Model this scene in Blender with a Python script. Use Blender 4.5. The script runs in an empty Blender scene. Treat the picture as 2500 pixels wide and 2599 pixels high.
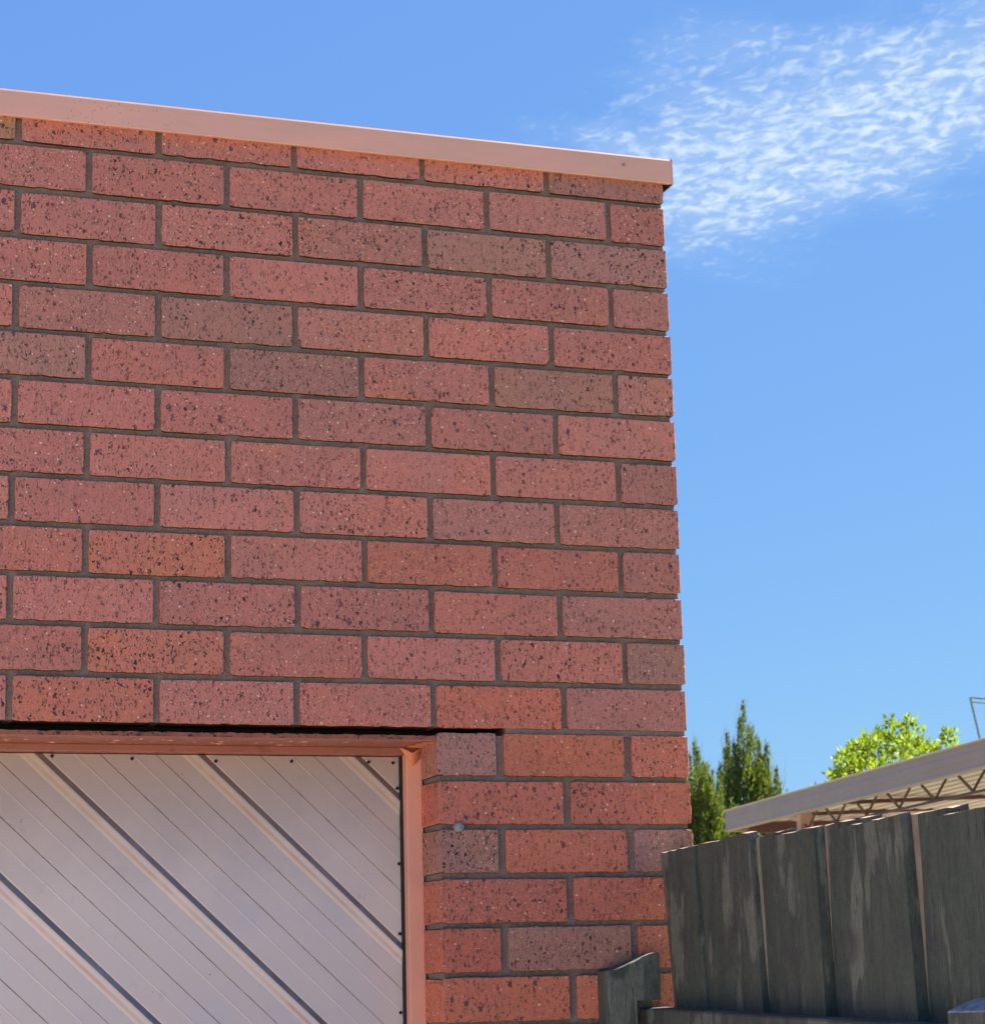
import bpy, math, random
from mathutils import Matrix, Vector, noise

random.seed(7)
R = math.radians
SC = bpy.context.scene
COL = SC.collection

# ------------------------------------------------------------------ camera
cam_d = bpy.data.cameras.new('camera')
cam = bpy.data.objects.new('camera', cam_d)
COL.objects.link(cam)
CAM = Vector((-1.6810, -3.6655, 0.0095))
yaw, pitch, roll = -0.346104, 0.210393, -0.026126
M = Matrix.Rotation(yaw, 3, 'Z') @ Matrix.Rotation(math.pi / 2 + pitch, 3, 'X') @ Matrix.Rotation(roll, 3, 'Z')
cam.matrix_world = Matrix.Translation(CAM) @ M.to_4x4()
cam_d.sensor_fit = 'HORIZONTAL'
cam_d.sensor_width = 36.0
cam_d.lens = 36.0 * 5730.5 / 2500.0
cam_d.clip_start = 0.05
cam_d.clip_end = 3000
cam_d.dof.use_dof = True
cam_d.dof.focus_distance = 3.9
cam_d.dof.aperture_fstop = 20
SC.camera = cam

# ------------------------------------------------------------------ light
SUN_EL, SUN_AZ = 52.0, 76.0           # azimuth from +Y towards +X
sd = Vector((math.sin(R(SUN_AZ)) * math.cos(R(SUN_EL)), math.cos(R(SUN_AZ)) * math.cos(R(SUN_EL)), math.sin(R(SUN_EL))))
sun_d = bpy.data.lights.new('sun', 'SUN')
sun_d.energy = 5.0
sun_d.angle = R(0.5)
sun_d.color = (1.0, 0.88, 0.74)
sun = bpy.data.objects.new('sun', sun_d)
sun.rotation_euler = sd.to_track_quat('Z', 'Y').to_euler()
COL.objects.link(sun)
SC.view_settings.view_transform = 'Standard'
SC.view_settings.look = 'None'
SC.view_settings.gamma = 1
SC.view_settings.exposure = 1.95
SC.view_settings.use_curve_mapping = False


class NT:
    """tiny helper round a node tree"""
    def __init__(s, tree):
        s.t = tree; s.n = tree.nodes; s.l = tree.links
    def node(s, kind, **kw):
        n = s.n.new(kind)
        for k, v in kw.items():
            setattr(n, k, v)
        return n
    def put(s, sock, v):
        if v is None: return
        if isinstance(v, bpy.types.NodeSocket): s.l.new(v, sock)
        else: sock.default_value = v
    def math(s, op, a, b=None, c=None, clamp=False):
        n = s.node('ShaderNodeMath', operation=op, use_clamp=clamp)
        s.put(n.inputs[0], a); s.put(n.inputs[1], b); s.put(n.inputs[2], c)
        return n.outputs[0]
    def vmath(s, op, a, b=None, sc=None):
        n = s.node('ShaderNodeVectorMath', operation=op)
        s.put(n.inputs[0], a); s.put(n.inputs[1], b)
        if sc is not None: s.put(n.inputs['Scale'], sc)
        return n.outputs['Value'] if op in ('LENGTH', 'DOT_PRODUCT') else n.outputs[0]
    def noise(s, vec, scale, detail=2, rough=.5, dist=0, col=False):
        n = s.node('ShaderNodeTexNoise')
        s.put(n.inputs['Vector'], vec); s.put(n.inputs['Scale'], scale); s.put(n.inputs['Detail'], detail)
        s.put(n.inputs['Roughness'], rough); s.put(n.inputs['Distortion'], dist)
        return n.outputs['Color' if col else 'Fac']
    def vor(s, vec, scale, rnd=1.0):
        n = s.node('ShaderNodeTexVoronoi')
        s.put(n.inputs['Vector'], vec); s.put(n.inputs['Scale'], scale); s.put(n.inputs['Randomness'], rnd)
        return n.outputs['Distance'], n.outputs['Color']
    def map(s, v, a, b, c=0.0, d=1.0, smooth=True):
        n = s.node('ShaderNodeMapRange')
        n.interpolation_type = 'SMOOTHSTEP' if smooth else 'LINEAR'
        s.put(n.inputs[0], v); s.put(n.inputs[1], a); s.put(n.inputs[2], b); s.put(n.inputs[3], c); s.put(n.inputs[4], d)
        return n.outputs[0]
    def mix(s, f, a, b, mode='MIX'):
        n = s.node('ShaderNodeMix', data_type='RGBA', blend_type=mode)
        s.put(n.inputs[0], f); s.put(n.inputs[6], a); s.put(n.inputs[7], b)
        return n.outputs[2]
    def sep(s, v):
        n = s.node('ShaderNodeSeparateXYZ'); s.put(n.inputs[0], v); return n.outputs
    def comb(s, x, y, z):
        n = s.node('ShaderNodeCombineXYZ'); s.put(n.inputs[0], x); s.put(n.inputs[1], y); s.put(n.inputs[2], z); return n.outputs[0]
    def mapping(s, v, scale=(1, 1, 1), rot=(0, 0, 0)):
        n = s.node('ShaderNodeMapping'); s.put(n.inputs[0], v)
        n.inputs['Scale'].default_value = scale; n.inputs['Rotation'].default_value = rot
        return n.outputs[0]
    def bump(s, h, strength, dist, normal=None):
        n = s.node('ShaderNodeBump'); s.put(n.inputs['Height'], h)
        n.inputs['Strength'].default_value = strength; n.inputs['Distance'].default_value = dist
        if normal is not None: s.l.new(normal, n.inputs['Normal'])
        return n.outputs[0]


# ------------------------------------------------------------------ sky with a thin high cloud patch
world = bpy.data.worlds.new('World')
SC.world = world
world.use_nodes = True
w = NT(world.node_tree)
w.n.clear()
sky = w.node('ShaderNodeTexSky', sky_type='NISHITA')
sky.sun_disc = False
sky.sun_elevation = R(SUN_EL)
sky.sun_rotation = R(SUN_AZ)
sky.altitude = 100
sky.air_density = 1.0
sky.dust_density = 0.4
sky.ozone_density = 2.0
tint = w.mix(1.0, w.mix(1.0, sky.outputs[0], (.222, .291, .126, 1), 'MULTIPLY'), (.50, 1.17, 3.92, 1), 'ADD')
tc = w.node('ShaderNodeTexCoord')
d = w.sep(tc.outputs['Generated'])
zc = w.math('MAXIMUM', d[2], 0.04)
qx = w.math('DIVIDE', d[0], zc)
qy = w.math('DIVIDE', d[1], zc)
q = w.comb(qx, qy, 0.0)
# long axis of the patch runs along (.37,-.93) in the plane of the cloud layer
ox = w.math('SUBTRACT', qx, 1.24); oy = w.math('SUBTRACT', qy, 2.33)
al = w.math('ADD', w.math('MULTIPLY', ox, .37), w.math('MULTIPLY', oy, -.93))
ac = w.math('ADD', w.math('MULTIPLY', ox, .93), w.math('MULTIPLY', oy, .37))
e1 = w.math('POWER', w.math('DIVIDE', w.math('ADD', al, w.math('MULTIPLY', w.math('MAXIMUM', al, 0.0), -.45)), 0.66), 2.0)
e2 = w.math('POWER', w.math('DIVIDE', ac, 0.35), 2.0)
rad = w.math('SQRT', w.math('ADD', e1, e2))
big = w.noise(q, 6.5, 3, .55)
rad = w.math('ADD', rad, w.math('MULTIPLY', w.math('SUBTRACT', big, .5), 1.0))
mask = w.math('POWER', w.map(rad, 1.15, 0.05), .70)
def lobe(cx, cy, r, k):
    dd = w.vmath('LENGTH', w.vmath('SUBTRACT', q, (cx, cy, 0.0)))
    return w.math('MULTIPLY', w.map(w.math('ADD', dd, w.math('MULTIPLY', w.math('SUBTRACT', big, .5), r * 1.3)), r * 1.15, 0.0), k)
mask = w.math('MAXIMUM', mask, w.math('MAXIMUM', lobe(1.04, 2.08, .21, .62), lobe(1.33, 2.70, .26, .46)))
warp = w.noise(q, 16.0, 2, .5, col=True)
qw = w.vmath('ADD', q, w.vmath('SCALE', w.vmath('SUBTRACT', warp, (.5, .5, .5)), sc=0.05))
cells = w.noise(w.mapping(qw, (1.15, 0.75, 1), (0, 0, .35)), 48.0, 3.5, .56, .35)
mid = w.noise(qw, 20.0, 3, .55)
f = w.math('ADD', w.math('MULTIPLY', cells, .70), w.math('MULTIPLY', mid, .34))
thr = w.map(mask, 0.0, 1.0, .60, .40, False)
cl = w.map(f, thr, w.math('ADD', thr, .30))
cl = w.math('MULTIPLY', cl, w.map(mask, 0.0, .75))
veil = w.math('MULTIPLY', w.map(mask, .15, 1.0), .26)
cl = w.math('ADD', w.math('MULTIPLY', cl, .72), veil)
CLOUD = (3.9, 4.65, 5.35, 1)
skyc = w.mix(cl, tint, CLOUD)
bg = w.node('ShaderNodeBackground')
w.put(bg.inputs[0], skyc)
bg.inputs[1].default_value = 0.05
wo = w.node('ShaderNodeOutputWorld')
w.l.new(bg.outputs[0], wo.inputs[0])


# ------------------------------------------------------------------ helpers
def empty(name, loc, label=None, cat=None, group=None):
    o = bpy.data.objects.new(name, None)
    o.location = loc
    COL.objects.link(o)
    if label: o['label'] = label
    if cat: o['category'] = cat
    if group: o['group'] = group
    return o

def link(name, me, parent=None, loc=(0, 0, 0)):
    o = bpy.data.objects.new(name, me)
    o.location = loc
    if parent: o.parent = parent
    COL.objects.link(o)
    return o

def mesh(name, vs, fs, mats, smooth=False, idx=None):
    me = bpy.data.meshes.new(name)
    me.from_pydata([tuple(v) for v in vs], [], fs)
    for m in (mats if isinstance(mats, (list, tuple)) else [mats]):
        me.materials.append(m)
    if idx: me.polygons.foreach_set('material_index', idx)
    if smooth: me.polygons.foreach_set('use_smooth', [True] * len(fs))
    me.update()
    return me

class MB:
    def __init__(s): s.v = []; s.f = []; s.m = []
    def quad(s, a, b, c, d, m=0):
        n = len(s.v); s.v += [a, b, c, d]; s.f.append((n, n + 1, n + 2, n + 3)); s.m.append(m)
    def poly(s, pts, m=0):
        n = len(s.v); s.v += list(pts); s.f.append(tuple(range(n, n + len(pts)))); s.m.append(m)
    def box(s, x0, x1, y0, y1, z0, z1, m=0):
        n = len(s.v)
        s.v += [(x, y, z) for z in (z0, z1) for y in (y0, y1) for x in (x0, x1)]
        for f in ((0, 2, 3, 1), (4, 5, 7, 6), (0, 1, 5, 4), (1, 3, 7, 5), (3, 2, 6, 7), (2, 0, 4, 6)):
            s.f.append(tuple(n + i for i in f)); s.m.append(m)
    def tube(s, a, b, r0, r1=None, k=8, cap=True, m=0):
        r1 = r0 if r1 is None else r1
        a = Vector(a); b = Vector(b); ax = (b - a).normalized()
        u = ax.orthogonal().normalized(); v = ax.cross(u); n = len(s.v)
        for p, r in ((a, r0), (b, r1)):
            for i in range(k):
                t = 2 * math.pi * i / k
                s.v.append(tuple(p + (u * math.cos(t) + v * math.sin(t)) * r))
        for i in range(k):
            j = (i + 1) % k
            s.f.append((n + i, n + j, n + k + j, n + k + i)); s.m.append(m)
        if cap:
            s.f.append(tuple(n + k + i for i in range(k))); s.m.append(m)
            s.f.append(tuple(n + k - 1 - i for i in range(k))); s.m.append(m)
    def me(s, name, mats, smooth=False): return mesh(name, s.v, s.f, mats, smooth, s.m)

def bevelled_box(name, x0, x1, y0, y1, z0, z1, mats, b=.003, m=0):
    import bmesh
    t = MB(); t.box(x0, x1, y0, y1, z0, z1)
    me = t.me(name, mats)
    bm = bmesh.new(); bm.from_mesh(me)
    bmesh.ops.bevel(bm, geom=bm.edges[:], offset=b, segments=2, affect='EDGES', profile=.6)
    bm.to_mesh(me); bm.free()
    return me

def N(x, y, z, s=1.0):
    return noise.noise(Vector((x * s, y * s, z * s)))

# ------------------------------------------------------------------ materials
def new_mat(name):
    m = bpy.data.materials.new(name); m.use_nodes = True
    t = NT(m.node_tree); t.n.clear()
    out = t.node('ShaderNodeOutputMaterial')
    b = t.node('ShaderNodeBsdfPrincipled')
    t.l.new(b.outputs[0], out.inputs[0])
    return m, t, b

def brick_mat():
    m, t, b = new_mat('speckled_brick')
    oi = t.node('ShaderNodeObjectInfo'); tc = t.node('ShaderNodeTexCoord')
    off = t.comb(t.math('MULTIPLY', oi.outputs['Random'], 37.0), t.math('MULTIPLY', oi.outputs['Random'], 91.0), t.math('MULTIPLY', oi.outputs['Random'], 53.0))
    v = t.vmath('ADD', tc.outputs['Object'], off)
    base = oi.outputs['Color']
    # kiln flashing: broad soft tone change inside a brick
    fl = t.noise(t.mapping(v, (1, 1, 2)), 7.0, 2, .5)
    c = t.mix(t.map(fl, .38, .70, 0, .55), base, t.mix(1.0, base, (.82, .92, .97, 1), 'MULTIPLY'))
    fl2 = t.noise(t.mapping(v, (1.2, 1.2, 1)), 4.0, 1, .5)
    c = t.mix(t.map(fl2, .55, .75, 0, .5), c, t.mix(1.0, base, (1.12, 1.02, .82, 1), 'MULTIPLY'))
    fine = t.noise(v, 420.0, 3, .7)
    drag = t.noise(t.mapping(v, (1, 1, .12)), 330.0, 2, .6)
    g = t.math('MULTIPLY', t.map(fine, .25, .75, .74, 1.26, False), t.map(drag, .3, .7, .93, 1.07, False))
    c = t.mix(1.0, c, t.comb(g, g, g), 'MULTIPLY')
    blot = t.noise(v, 70.0, 3, .6)
    c = t.mix(t.map(blot, .35, .7, 0, .40), c, t.mix(1.0, c, (.80, .86, .90, 1), 'MULTIPLY'))
    warp = t.vmath('SCALE', t.vmath('SUBTRACT', t.noise(v, 260.0, 2, .6, col=True), (.5, .5, .5)), sc=.009)
    vw = t.vmath('ADD', t.mapping(v, (1, 1, .72)), warp)
    d1, c1 = t.vor(vw, 128.0)
    r1 = t.sep(c1)
    k = t.math('MULTIPLY', t.math('POWER', r1[0], 1.9), .37)
    dark = t.map(t.math('SUBTRACT', d1, k), .05, -.05)
    d1b, c1b = t.vor(t.vmath('ADD', t.mapping(vw, (1, 1, .75)), (5.1, 2.2, 7.7)), 300.0)
    k = t.math('MULTIPLY', t.math('POWER', t.sep(c1b)[0], 1.9), .50)
    darkb = t.math('MULTIPLY', t.map(t.math('SUBTRACT', d1b, k), .06, -.06), .9)
    dark = t.math('MAXIMUM', dark, darkb)
    tear = t.noise(t.mapping(v, (1, 1, .22)), 300.0, 2, .55)
    dark = t.math('MAXIMUM', dark, t.math('MULTIPLY', t.map(tear, .62, .72), .75))
    dens = t.map(t.noise(v, 18.0, 2, .6), .30, .62, .5, 1.0)
    dark = t.math('MULTIPLY', t.math('MULTIPLY', dark, dens), t.map(oi.outputs['Random'], 0, 1, .80, 1.15, False))
    d2, c2 = t.vor(t.vmath('ADD', vw, (3.3, 1.7, 9.2)), 42.0)
    r2 = t.sep(c2)
    k2 = t.math('MULTIPLY', t.map(r2[1], .52, 1.0, 0, 1.0, False), .20)
    spot = t.math('MULTIPLY', t.map(t.math('SUBTRACT', d2, k2), .03, -.05), t.math('GREATER_THAN', r2[1], t.map(t.math('FRACT', t.math('MULTIPLY', oi.outputs['Random'], 17.3)), 0, 1, .50, .82, False)))
    vl = t.vmath('ADD', v, t.vmath('SCALE', warp, sc=.4))
    d3, c3 = t.vor(t.vmath('ADD', vl, (1.3, 8.7, 4.2)), 112.0)
    r3 = t.sep(c3)
    k3 = t.math('MULTIPLY', t.map(r3[2], .50, 1.0, 0, 1.0, False), .24)
    light = t.math('MULTIPLY', t.map(t.math('SUBTRACT', d3, k3), .03, -.04), t.math('GREATER_THAN', r3[2], .56))
    d4, c4 = t.vor(t.vmath('ADD', vl, (6.3, 2.7, 1.2)), 210.0)
    k4 = t.math('MULTIPLY', t.map(t.sep(c4)[1], .62, 1.0, 0, 1.0, False), .34)
    light = t.math('MAXIMUM', light, t.math('MULTIPLY', t.math('MULTIPLY', t.map(t.math('SUBTRACT', d4, k4), .05, -.05), t.math('GREATER_THAN', t.sep(c4)[1], .74)), .55))
    c = t.mix(t.math('MULTIPLY', dark, .92), c, (.035, .016, .018, 1))
    c = t.mix(t.math('MULTIPLY', spot, .82), c, (.045, .036, .052, 1))
    c = t.mix(t.math('MULTIPLY', light, .72), c, (.92, .58, .48, 1))
    t.put(b.inputs['Base Color'], c)
    b.inputs['Roughness'].default_value = .78
    b.inputs['Specular IOR Level'].default_value = .35
    h = t.math('SUBTRACT', t.math('ADD', t.math('MULTIPLY', light, .9), t.math('MULTIPLY', t.math('ADD', fine, drag), .45)), t.math('ADD', t.math('MULTIPLY', dark, .9), t.math('MULTIPLY', spot, .3)))
    t.put(b.inputs['Normal'], t.bump(h, .75, .0016))
    return m

def mortar_mat():
    m, t, b = new_mat('mortar')
    tc = t.node('ShaderNodeTexCoord'); v = tc.outputs['Object']
    n1 = t.noise(v, 9.0, 3, .6); n2 = t.noise(v, 380.0, 3, .75); n3 = t.noise(v, 60.0, 3, .6)
    c = t.mix(t.map(n1, .3, .7), (.255, .180, .150, 1), (.205, .165, .142, 1))
    c = t.mix(t.map(n3, .5, .8, 0, .5), c, (.33, .26, .215, 1))
    g = t.map(n2, .25, .75, .62, 1.35, False)
    c = t.mix(1.0, c, t.comb(g, g, g), 'MULTIPLY')
    t.put(b.inputs['Base Color'], c)
    b.inputs['Roughness'].default_value = .95
    t.put(b.inputs['Normal'], t.bump(t.math('ADD', n2, n3), .9, .002))
    return m

def paint_mat(name, col, rough=.5, var=.08, scale=8, spec=.4, dirt=None, grain=None, bumpd=.0004):
    m, t, b = new_mat(name)
    tc = t.node('ShaderNodeTexCoord'); v = tc.outputs['Object']
    n1 = t.noise(v, scale, 4, .6)
    g = t.map(n1, .3, .7, 1 - var, 1 + var, False)
    c = t.mix(1.0, (*col, 1), t.comb(g, g, g), 'MULTIPLY')
    if dirt:
        n2 = t.noise(v, dirt[1], 5, .7)
        c = t.mix(t.map(n2, dirt[2], dirt[2] + .12, 0, dirt[3]), c, (*dirt[0], 1))
    t.put(b.inputs['Base Color'], c)
    r = t.map(t.noise(v, scale * 5, 3, .6), .3, .7, rough - .07, rough + .07, False)
    t.put(b.inputs['Roughness'], r)
    b.inputs['Specular IOR Level'].default_value = spec
    gr = t.noise(t.mapping(v, grain or (1, 1, 1)), 160.0, 3, .6)
    t.put(b.inputs['Normal'], t.bump(gr, .4, bumpd))
    return m

def fence_mat():
    m, t, b = new_mat('weathered_dark_green_paint')
    oi = t.node('ShaderNodeObjectInfo'); tc = t.node('ShaderNodeTexCoord')
    off = t.vmath('SCALE', (7.0, 13.0, 5.0), sc=t.math('MULTIPLY', oi.outputs['Random'], 9.0))
    v = t.vmath('ADD', tc.outputs['Object'], off)
    st = t.mapping(v, (1, 1, .16))
    streak = t.noise(st, 42.0, 4, .62, .4)
    wear = t.noise(t.mapping(v, (1, 1, .26)), 17.0, 4, .55, .25)
    fine = t.noise(t.mapping(v, (1, 1, .25)), 260.0, 3, .7)
    weave = t.noise(t.mapping(v, (.3, .3, 1)), 420.0, 2, .6)
    c = t.mix(t.map(streak, .3, .7), (.056, .070, .057, 1), (.088, .101, .080, 1))
    c = t.mix(t.map(wear, .55, .59, 0, .70), c, (.170, .178, .140, 1))
    c = t.mix(t.map(t.noise(v, 10.0, 2, .5), .55, .72, 0, .6), c, (.060, .052, .056, 1))
    scr = t.noise(t.mapping(v, (1, 1, .05)), 170.0, 2, .5)
    c = t.mix(t.map(scr, .735, .77, 0, .35), c, (.34, .34, .30, 1))
    ck = t.noise(t.mapping(v, (1, 1, .045)), 36.0, 3, .55)
    crack = t.math('MULTIPLY', t.map(t.math('ABSOLUTE', t.math('SUBTRACT', ck, .5)), .010, .003), t.map(t.noise(v, 11.0, 2, .5), .50, .62))
    c = t.mix(t.math('MULTIPLY', crack, .8), c, (.018, .018, .017, 1))
    g = t.math('MULTIPLY', t.map(fine, .25, .75, .68, 1.32, False), t.map(weave, .3, .7, .92, 1.08, False))
    c = t.mix(1.0, c, t.comb(g, g, g), 'MULTIPLY')
    t.put(b.inputs['Base Color'], c)
    b.inputs['Roughness'].default_value = .62
    b.inputs['Specular IOR Level'].default_value = .35
    t.put(b.inputs['Normal'], t.bump(t.math('ADD', t.math('ADD', fine, weave), t.math('MULTIPLY', streak, 1.5)), .6, .0012))
    return m

def leaf_mat(name, dark, light, trans=.4):
    m = bpy.data.materials.new(name); m.use_nodes = True
    t = NT(m.node_tree); t.n.clear()
    out = t.node('ShaderNodeOutputMaterial')
    tc = t.node('ShaderNodeTexCoord'); geo = t.node('ShaderNodeNewGeometry')
    r = geo.outputs['Random Per Island']
    n = t.noise(tc.outputs['Object'], 2.5, 2, .5)
    f = t.math('ADD', t.math('MULTIPLY', r, .55), t.math('MULTIPLY', n, .5), clamp=True)
    c = t.mix(t.map(f, .2, .85, 0, 1, False), (*dark, 1), (*light, 1))
    df = t.node('ShaderNodeBsdfPrincipled'); t.put(df.inputs['Base Color'], c); df.inputs['Roughness'].default_value = .55
    tr = t.node('ShaderNodeBsdfTranslucent'); t.put(tr.inputs[0], t.mix(1.0, c, (1.5, 1.6, .6, 1), 'MULTIPLY'))
    mx = t.node('ShaderNodeMixShader'); mx.inputs[0].default_value = trans
    t.l.new(df.outputs[0], mx.inputs[1]); t.l.new(tr.outputs[0], mx.inputs[2]); t.l.new(mx.outputs[0], out.inputs[0])
    return m

def capping_mat():
    m, t, b = new_mat('salmon_steel_capping')
    tc = t.node('ShaderNodeTexCoord'); v = tc.outputs['Object']
    n1 = t.noise(t.mapping(v, (1, 1, 3)), 5.0, 4, .6)
    c = t.mix(t.map(n1, .35, .65), (.74, .375, .29, 1), (.66, .36, .28, 1))
    z = t.sep(v)
    chalk = t.math('MULTIPLY', t.noise(t.mapping(v, (1, 1, 6)), 22.0, 4, .7), t.map(z[2], 1.500, 1.532))
    c = t.mix(t.map(chalk, .2, .75, 0, .6), c, (.54, .38, .27, 1))
    # mildew specks, thick at one stretch near the left of the wall
    dd, cc = t.vor(v, 190.0)
    patch = t.map(t.math('ABSOLUTE', t.math('ADD', z[0], 1.02)), .19, .02)
    sp = t.math('MULTIPLY', t.map(dd, .30, .16), t.math('GREATER_THAN', t.math('MULTIPLY', t.sep(cc)[0], t.math('ADD', t.math('MULTIPLY', patch, t.noise(v, 26.0, 2, .5)), .0)), .33))
    c = t.mix(t.math('MULTIPLY', sp, .45), c, (.12, .085, .07, 1))
    t.put(b.inputs['Base Color'], c)
    b.inputs['Roughness'].default_value = .42
    t.put(b.inputs['Normal'], t.bump(t.noise(v, 12.0, 2, .5), .25, .002))
    return m

def door_mat():
    m, t, b = new_mat('pale_painted_steel')
    tc = t.node('ShaderNodeTexCoord'); v = tc.outputs['Object']
    n1 = t.noise(v, 6.0, 4, .6); n2 = t.noise(t.mapping(v, (1, 1, 1), (0, -R(47), 0)), 26.0, 4, .65)
    c = t.mix(t.map(n1, .35, .65), (.635, .535, .485, 1), (.60, .53, .505, 1))
    c = t.mix(t.map(n2, .62, .8, 0, .30), c, (.38, .29, .25, 1))
    # dark lines along creases; on the rib, its shade is painted in
    z = t.sep(v)
    s = t.math('ADD', z[0], t.math('MULTIPLY', z[2], 1.073))
    u = t.math('FRACT', t.math('DIVIDE', t.math('ADD', s, .945 + 2.76), .276))
    gr = None
    for cpos, wd, cw in ((.985, .014, 1), (.345, .012, 1), (.69, .012, 1)):
        gg = t.map(t.math('ABSOLUTE', t.math('SUBTRACT', u, cpos)), wd, 0.0)
        gr = gg if gr is None else t.math('MAXIMUM', gr, gg)
    gr = t.math('MULTIPLY', gr, t.map(t.noise(v, 20.0, 4, .7), .30, .75, .0, .48))
    c = t.mix(gr, c, (.15, .115, .105, 1))
    rib_shade = t.math('MULTIPLY', t.map(t.math('ABSOLUTE', t.math('SUBTRACT', u, .974)), .034, .022), t.map(t.noise(v, 9.0, 4, .65), .25, .7, .62, .92))  # shade of the rib's upper right slope painted into the colour
    c = t.mix(rib_shade, c, (.13, .115, .115, 1))
    tan = t.map(t.math('ABSOLUTE', t.math('SUBTRACT', u, .885)), .028, 0.0)
    c = t.mix(t.math('MULTIPLY', tan, t.map(t.noise(v, 12.0, 3, .6), .3, .7, .35, .85)), c, (.47, .27, .19, 1))
    # brown shade under the lintel, painted into the door colour
    lintel_shade = t.math('MULTIPLY', t.map(t.math('ADD', z[2], t.math('MULTIPLY', n1, .22)), .22, .52), .55)
    c = t.mix(lintel_shade, c, (.30, .185, .145, 1))
    sp = t.noise(v, 120.0, 3, .7)
    c = t.mix(t.math('MULTIPLY', t.map(sp, .66, .74), t.map(n2, .5, .7)), c, (.12, .09, .08, 1))
    t.put(b.inputs['Base Color'], c)
    t.put(b.inputs['Roughness'], t.map(n1, .3, .7, .30, .40, False))
    b.inputs['Specular IOR Level'].default_value = .5
    t.put(b.inputs['Normal'], t.bump(t.noise(v, 7.0, 2, .5), .2, .004))
    return m

def ground_mat(name, a, bcol, sc=3):
    m, t, b = new_mat(name)
    tc = t.node('ShaderNodeTexCoord'); v = tc.outputs['Object']
    n = t.noise(v, sc, 5, .65); n2 = t.noise(v, 90.0, 3, .7)
    c = t.mix(t.map(n, .3, .7), (*a, 1), (*bcol, 1))
    g = t.map(n2, .3, .7, .85, 1.15, False)
    c = t.mix(1.0, c, t.comb(g, g, g), 'MULTIPLY')
    t.put(b.inputs['Base Color'], c); b.inputs['Roughness'].default_value = .9
    t.put(b.inputs['Normal'], t.bump(n2, .4, .004))
    return m

M_BRICK = brick_mat()
M_MORTAR = mortar_mat()
M_BED = paint_mat('shaded_bed', (.075, .042, .036), .95, .3, 60, spec=.1, bumpd=.001)  # soffit shade of the courses put into the bed face colour
M_CAP = capping_mat()
M_EDGE = paint_mat('dark_cut_steel_edge', (.06, .035, .03), .6)
M_SALMON = paint_mat('salmon_paint', (.74, .35, .25), .45, .06, 7, dirt=((.30, .12, .08), 60, .66, .5))
M_LINTEL = paint_mat('rusty_salmon_paint', (.35, .125, .088), .36, .10, 9, spec=.5, dirt=((.17, .06, .05), 26, .56, .45))
M_RUST = paint_mat('flaking_rust', (.34, .105, .055), .85, .3, 40, dirt=((.03, .015, .02), 90, .50, .9), bumpd=.002)
M_FLAP = paint_mat('peeling_orange_paint', (.66, .235, .115), .5, .12, 30, bumpd=.001)
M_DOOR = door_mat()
M_BLACK = paint_mat('flat_black', (.012, .012, .016), .7)
M_GALV = paint_mat('galvanised_bolt', (.26, .24, .225), .6, .35, 300, spec=.4)
M_FENCE = fence_mat()
M_RAW = paint_mat('raw_timber', (.27, .205, .15), .8, .2, 30, grain=(1, 1, .1), bumpd=.001)
M_TAUPE = paint_mat('taupe_steel', (.43, .275, .22), .45, .05, 2)
M_TAUPE_L = paint_mat('taupe_steel_edge', (.46, .34, .28), .4, .05, 2)
M_DECK = paint_mat('cream_roof_sheet', (.62, .53, .52), .45, .05, 2)
M_TRUSS = paint_mat('maroon_steel', (.10, .045, .045), .6, .1, 3)
M_PINKPOST = paint_mat('pinkish_steel_post', (.42, .27, .24), .5, .06, 3)
M_ALU = paint_mat('weathered_aluminium', (.20, .24, .25), .5, .1, 5)
M_CONIFER = leaf_mat('conifer_foliage', (.030, .060, .020), (.17, .20, .035), .42)
M_LIME = leaf_mat('lime_foliage', (.075, .135, .014), (.23, .29, .016), .5)
M_BARK = paint_mat('bark', (.12, .085, .06), .9, .3, 20, bumpd=.01)
M_CONC = ground_mat('concrete', (.60, .52, .43), (.52, .45, .375))
M_GRASS = ground_mat('dry_lawn', (.10, .12, .04), (.16, .15, .06), 5)
M_ROOF = paint_mat('grey_roof_sheet', (.35, .34, .33), .5)

GZ = -1.55

# ------------------------------------------------------------------ ground
g = MB(); g.quad((-800, -800, GZ - .05), (800, -800, GZ - .05), (800, 1200, GZ - .05), (-800, 1200, GZ - .05))
o = link('ground', g.me('ground', M_GRASS)); o['kind'] = 'structure'
g = MB()
for i in range(4):
    for j in range(3):
        x0 = -7.6 + i * 1.9; y0 = -9.0 + j * 3.0
        g.box(x0 + .006, x0 + 1.894, y0 + .006, y0 + 2.994, GZ - .10, GZ)
o = link('driveway', g.me('driveway', M_CONC)); o['kind'] = 'structure'

g = MB(); g.box(4.9, 11.8, 5.0, 13.2, GZ - .08, GZ - .01)
o = link('carport_slab', g.me('carport_slab', M_CONC)); o['kind'] = 'structure'

# ------------------------------------------------------------------ garage
garage = empty('garage', (-1.44, 0, GZ), 'speckled red brick garage corner with a salmon metal roof edge and a pale ribbed door', 'garage')
GX = -2.88                       # left end of the facade
def gl(o):                       # children keep world coordinates
    o.location = Vector(o.location) - garage.location
    return o
COURSE = .08256
def zc_row(r): return (18 - r) * COURSE
OPEN_R = -.47
OPEN_L = GX + .47
Z_LINT = .461

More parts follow.
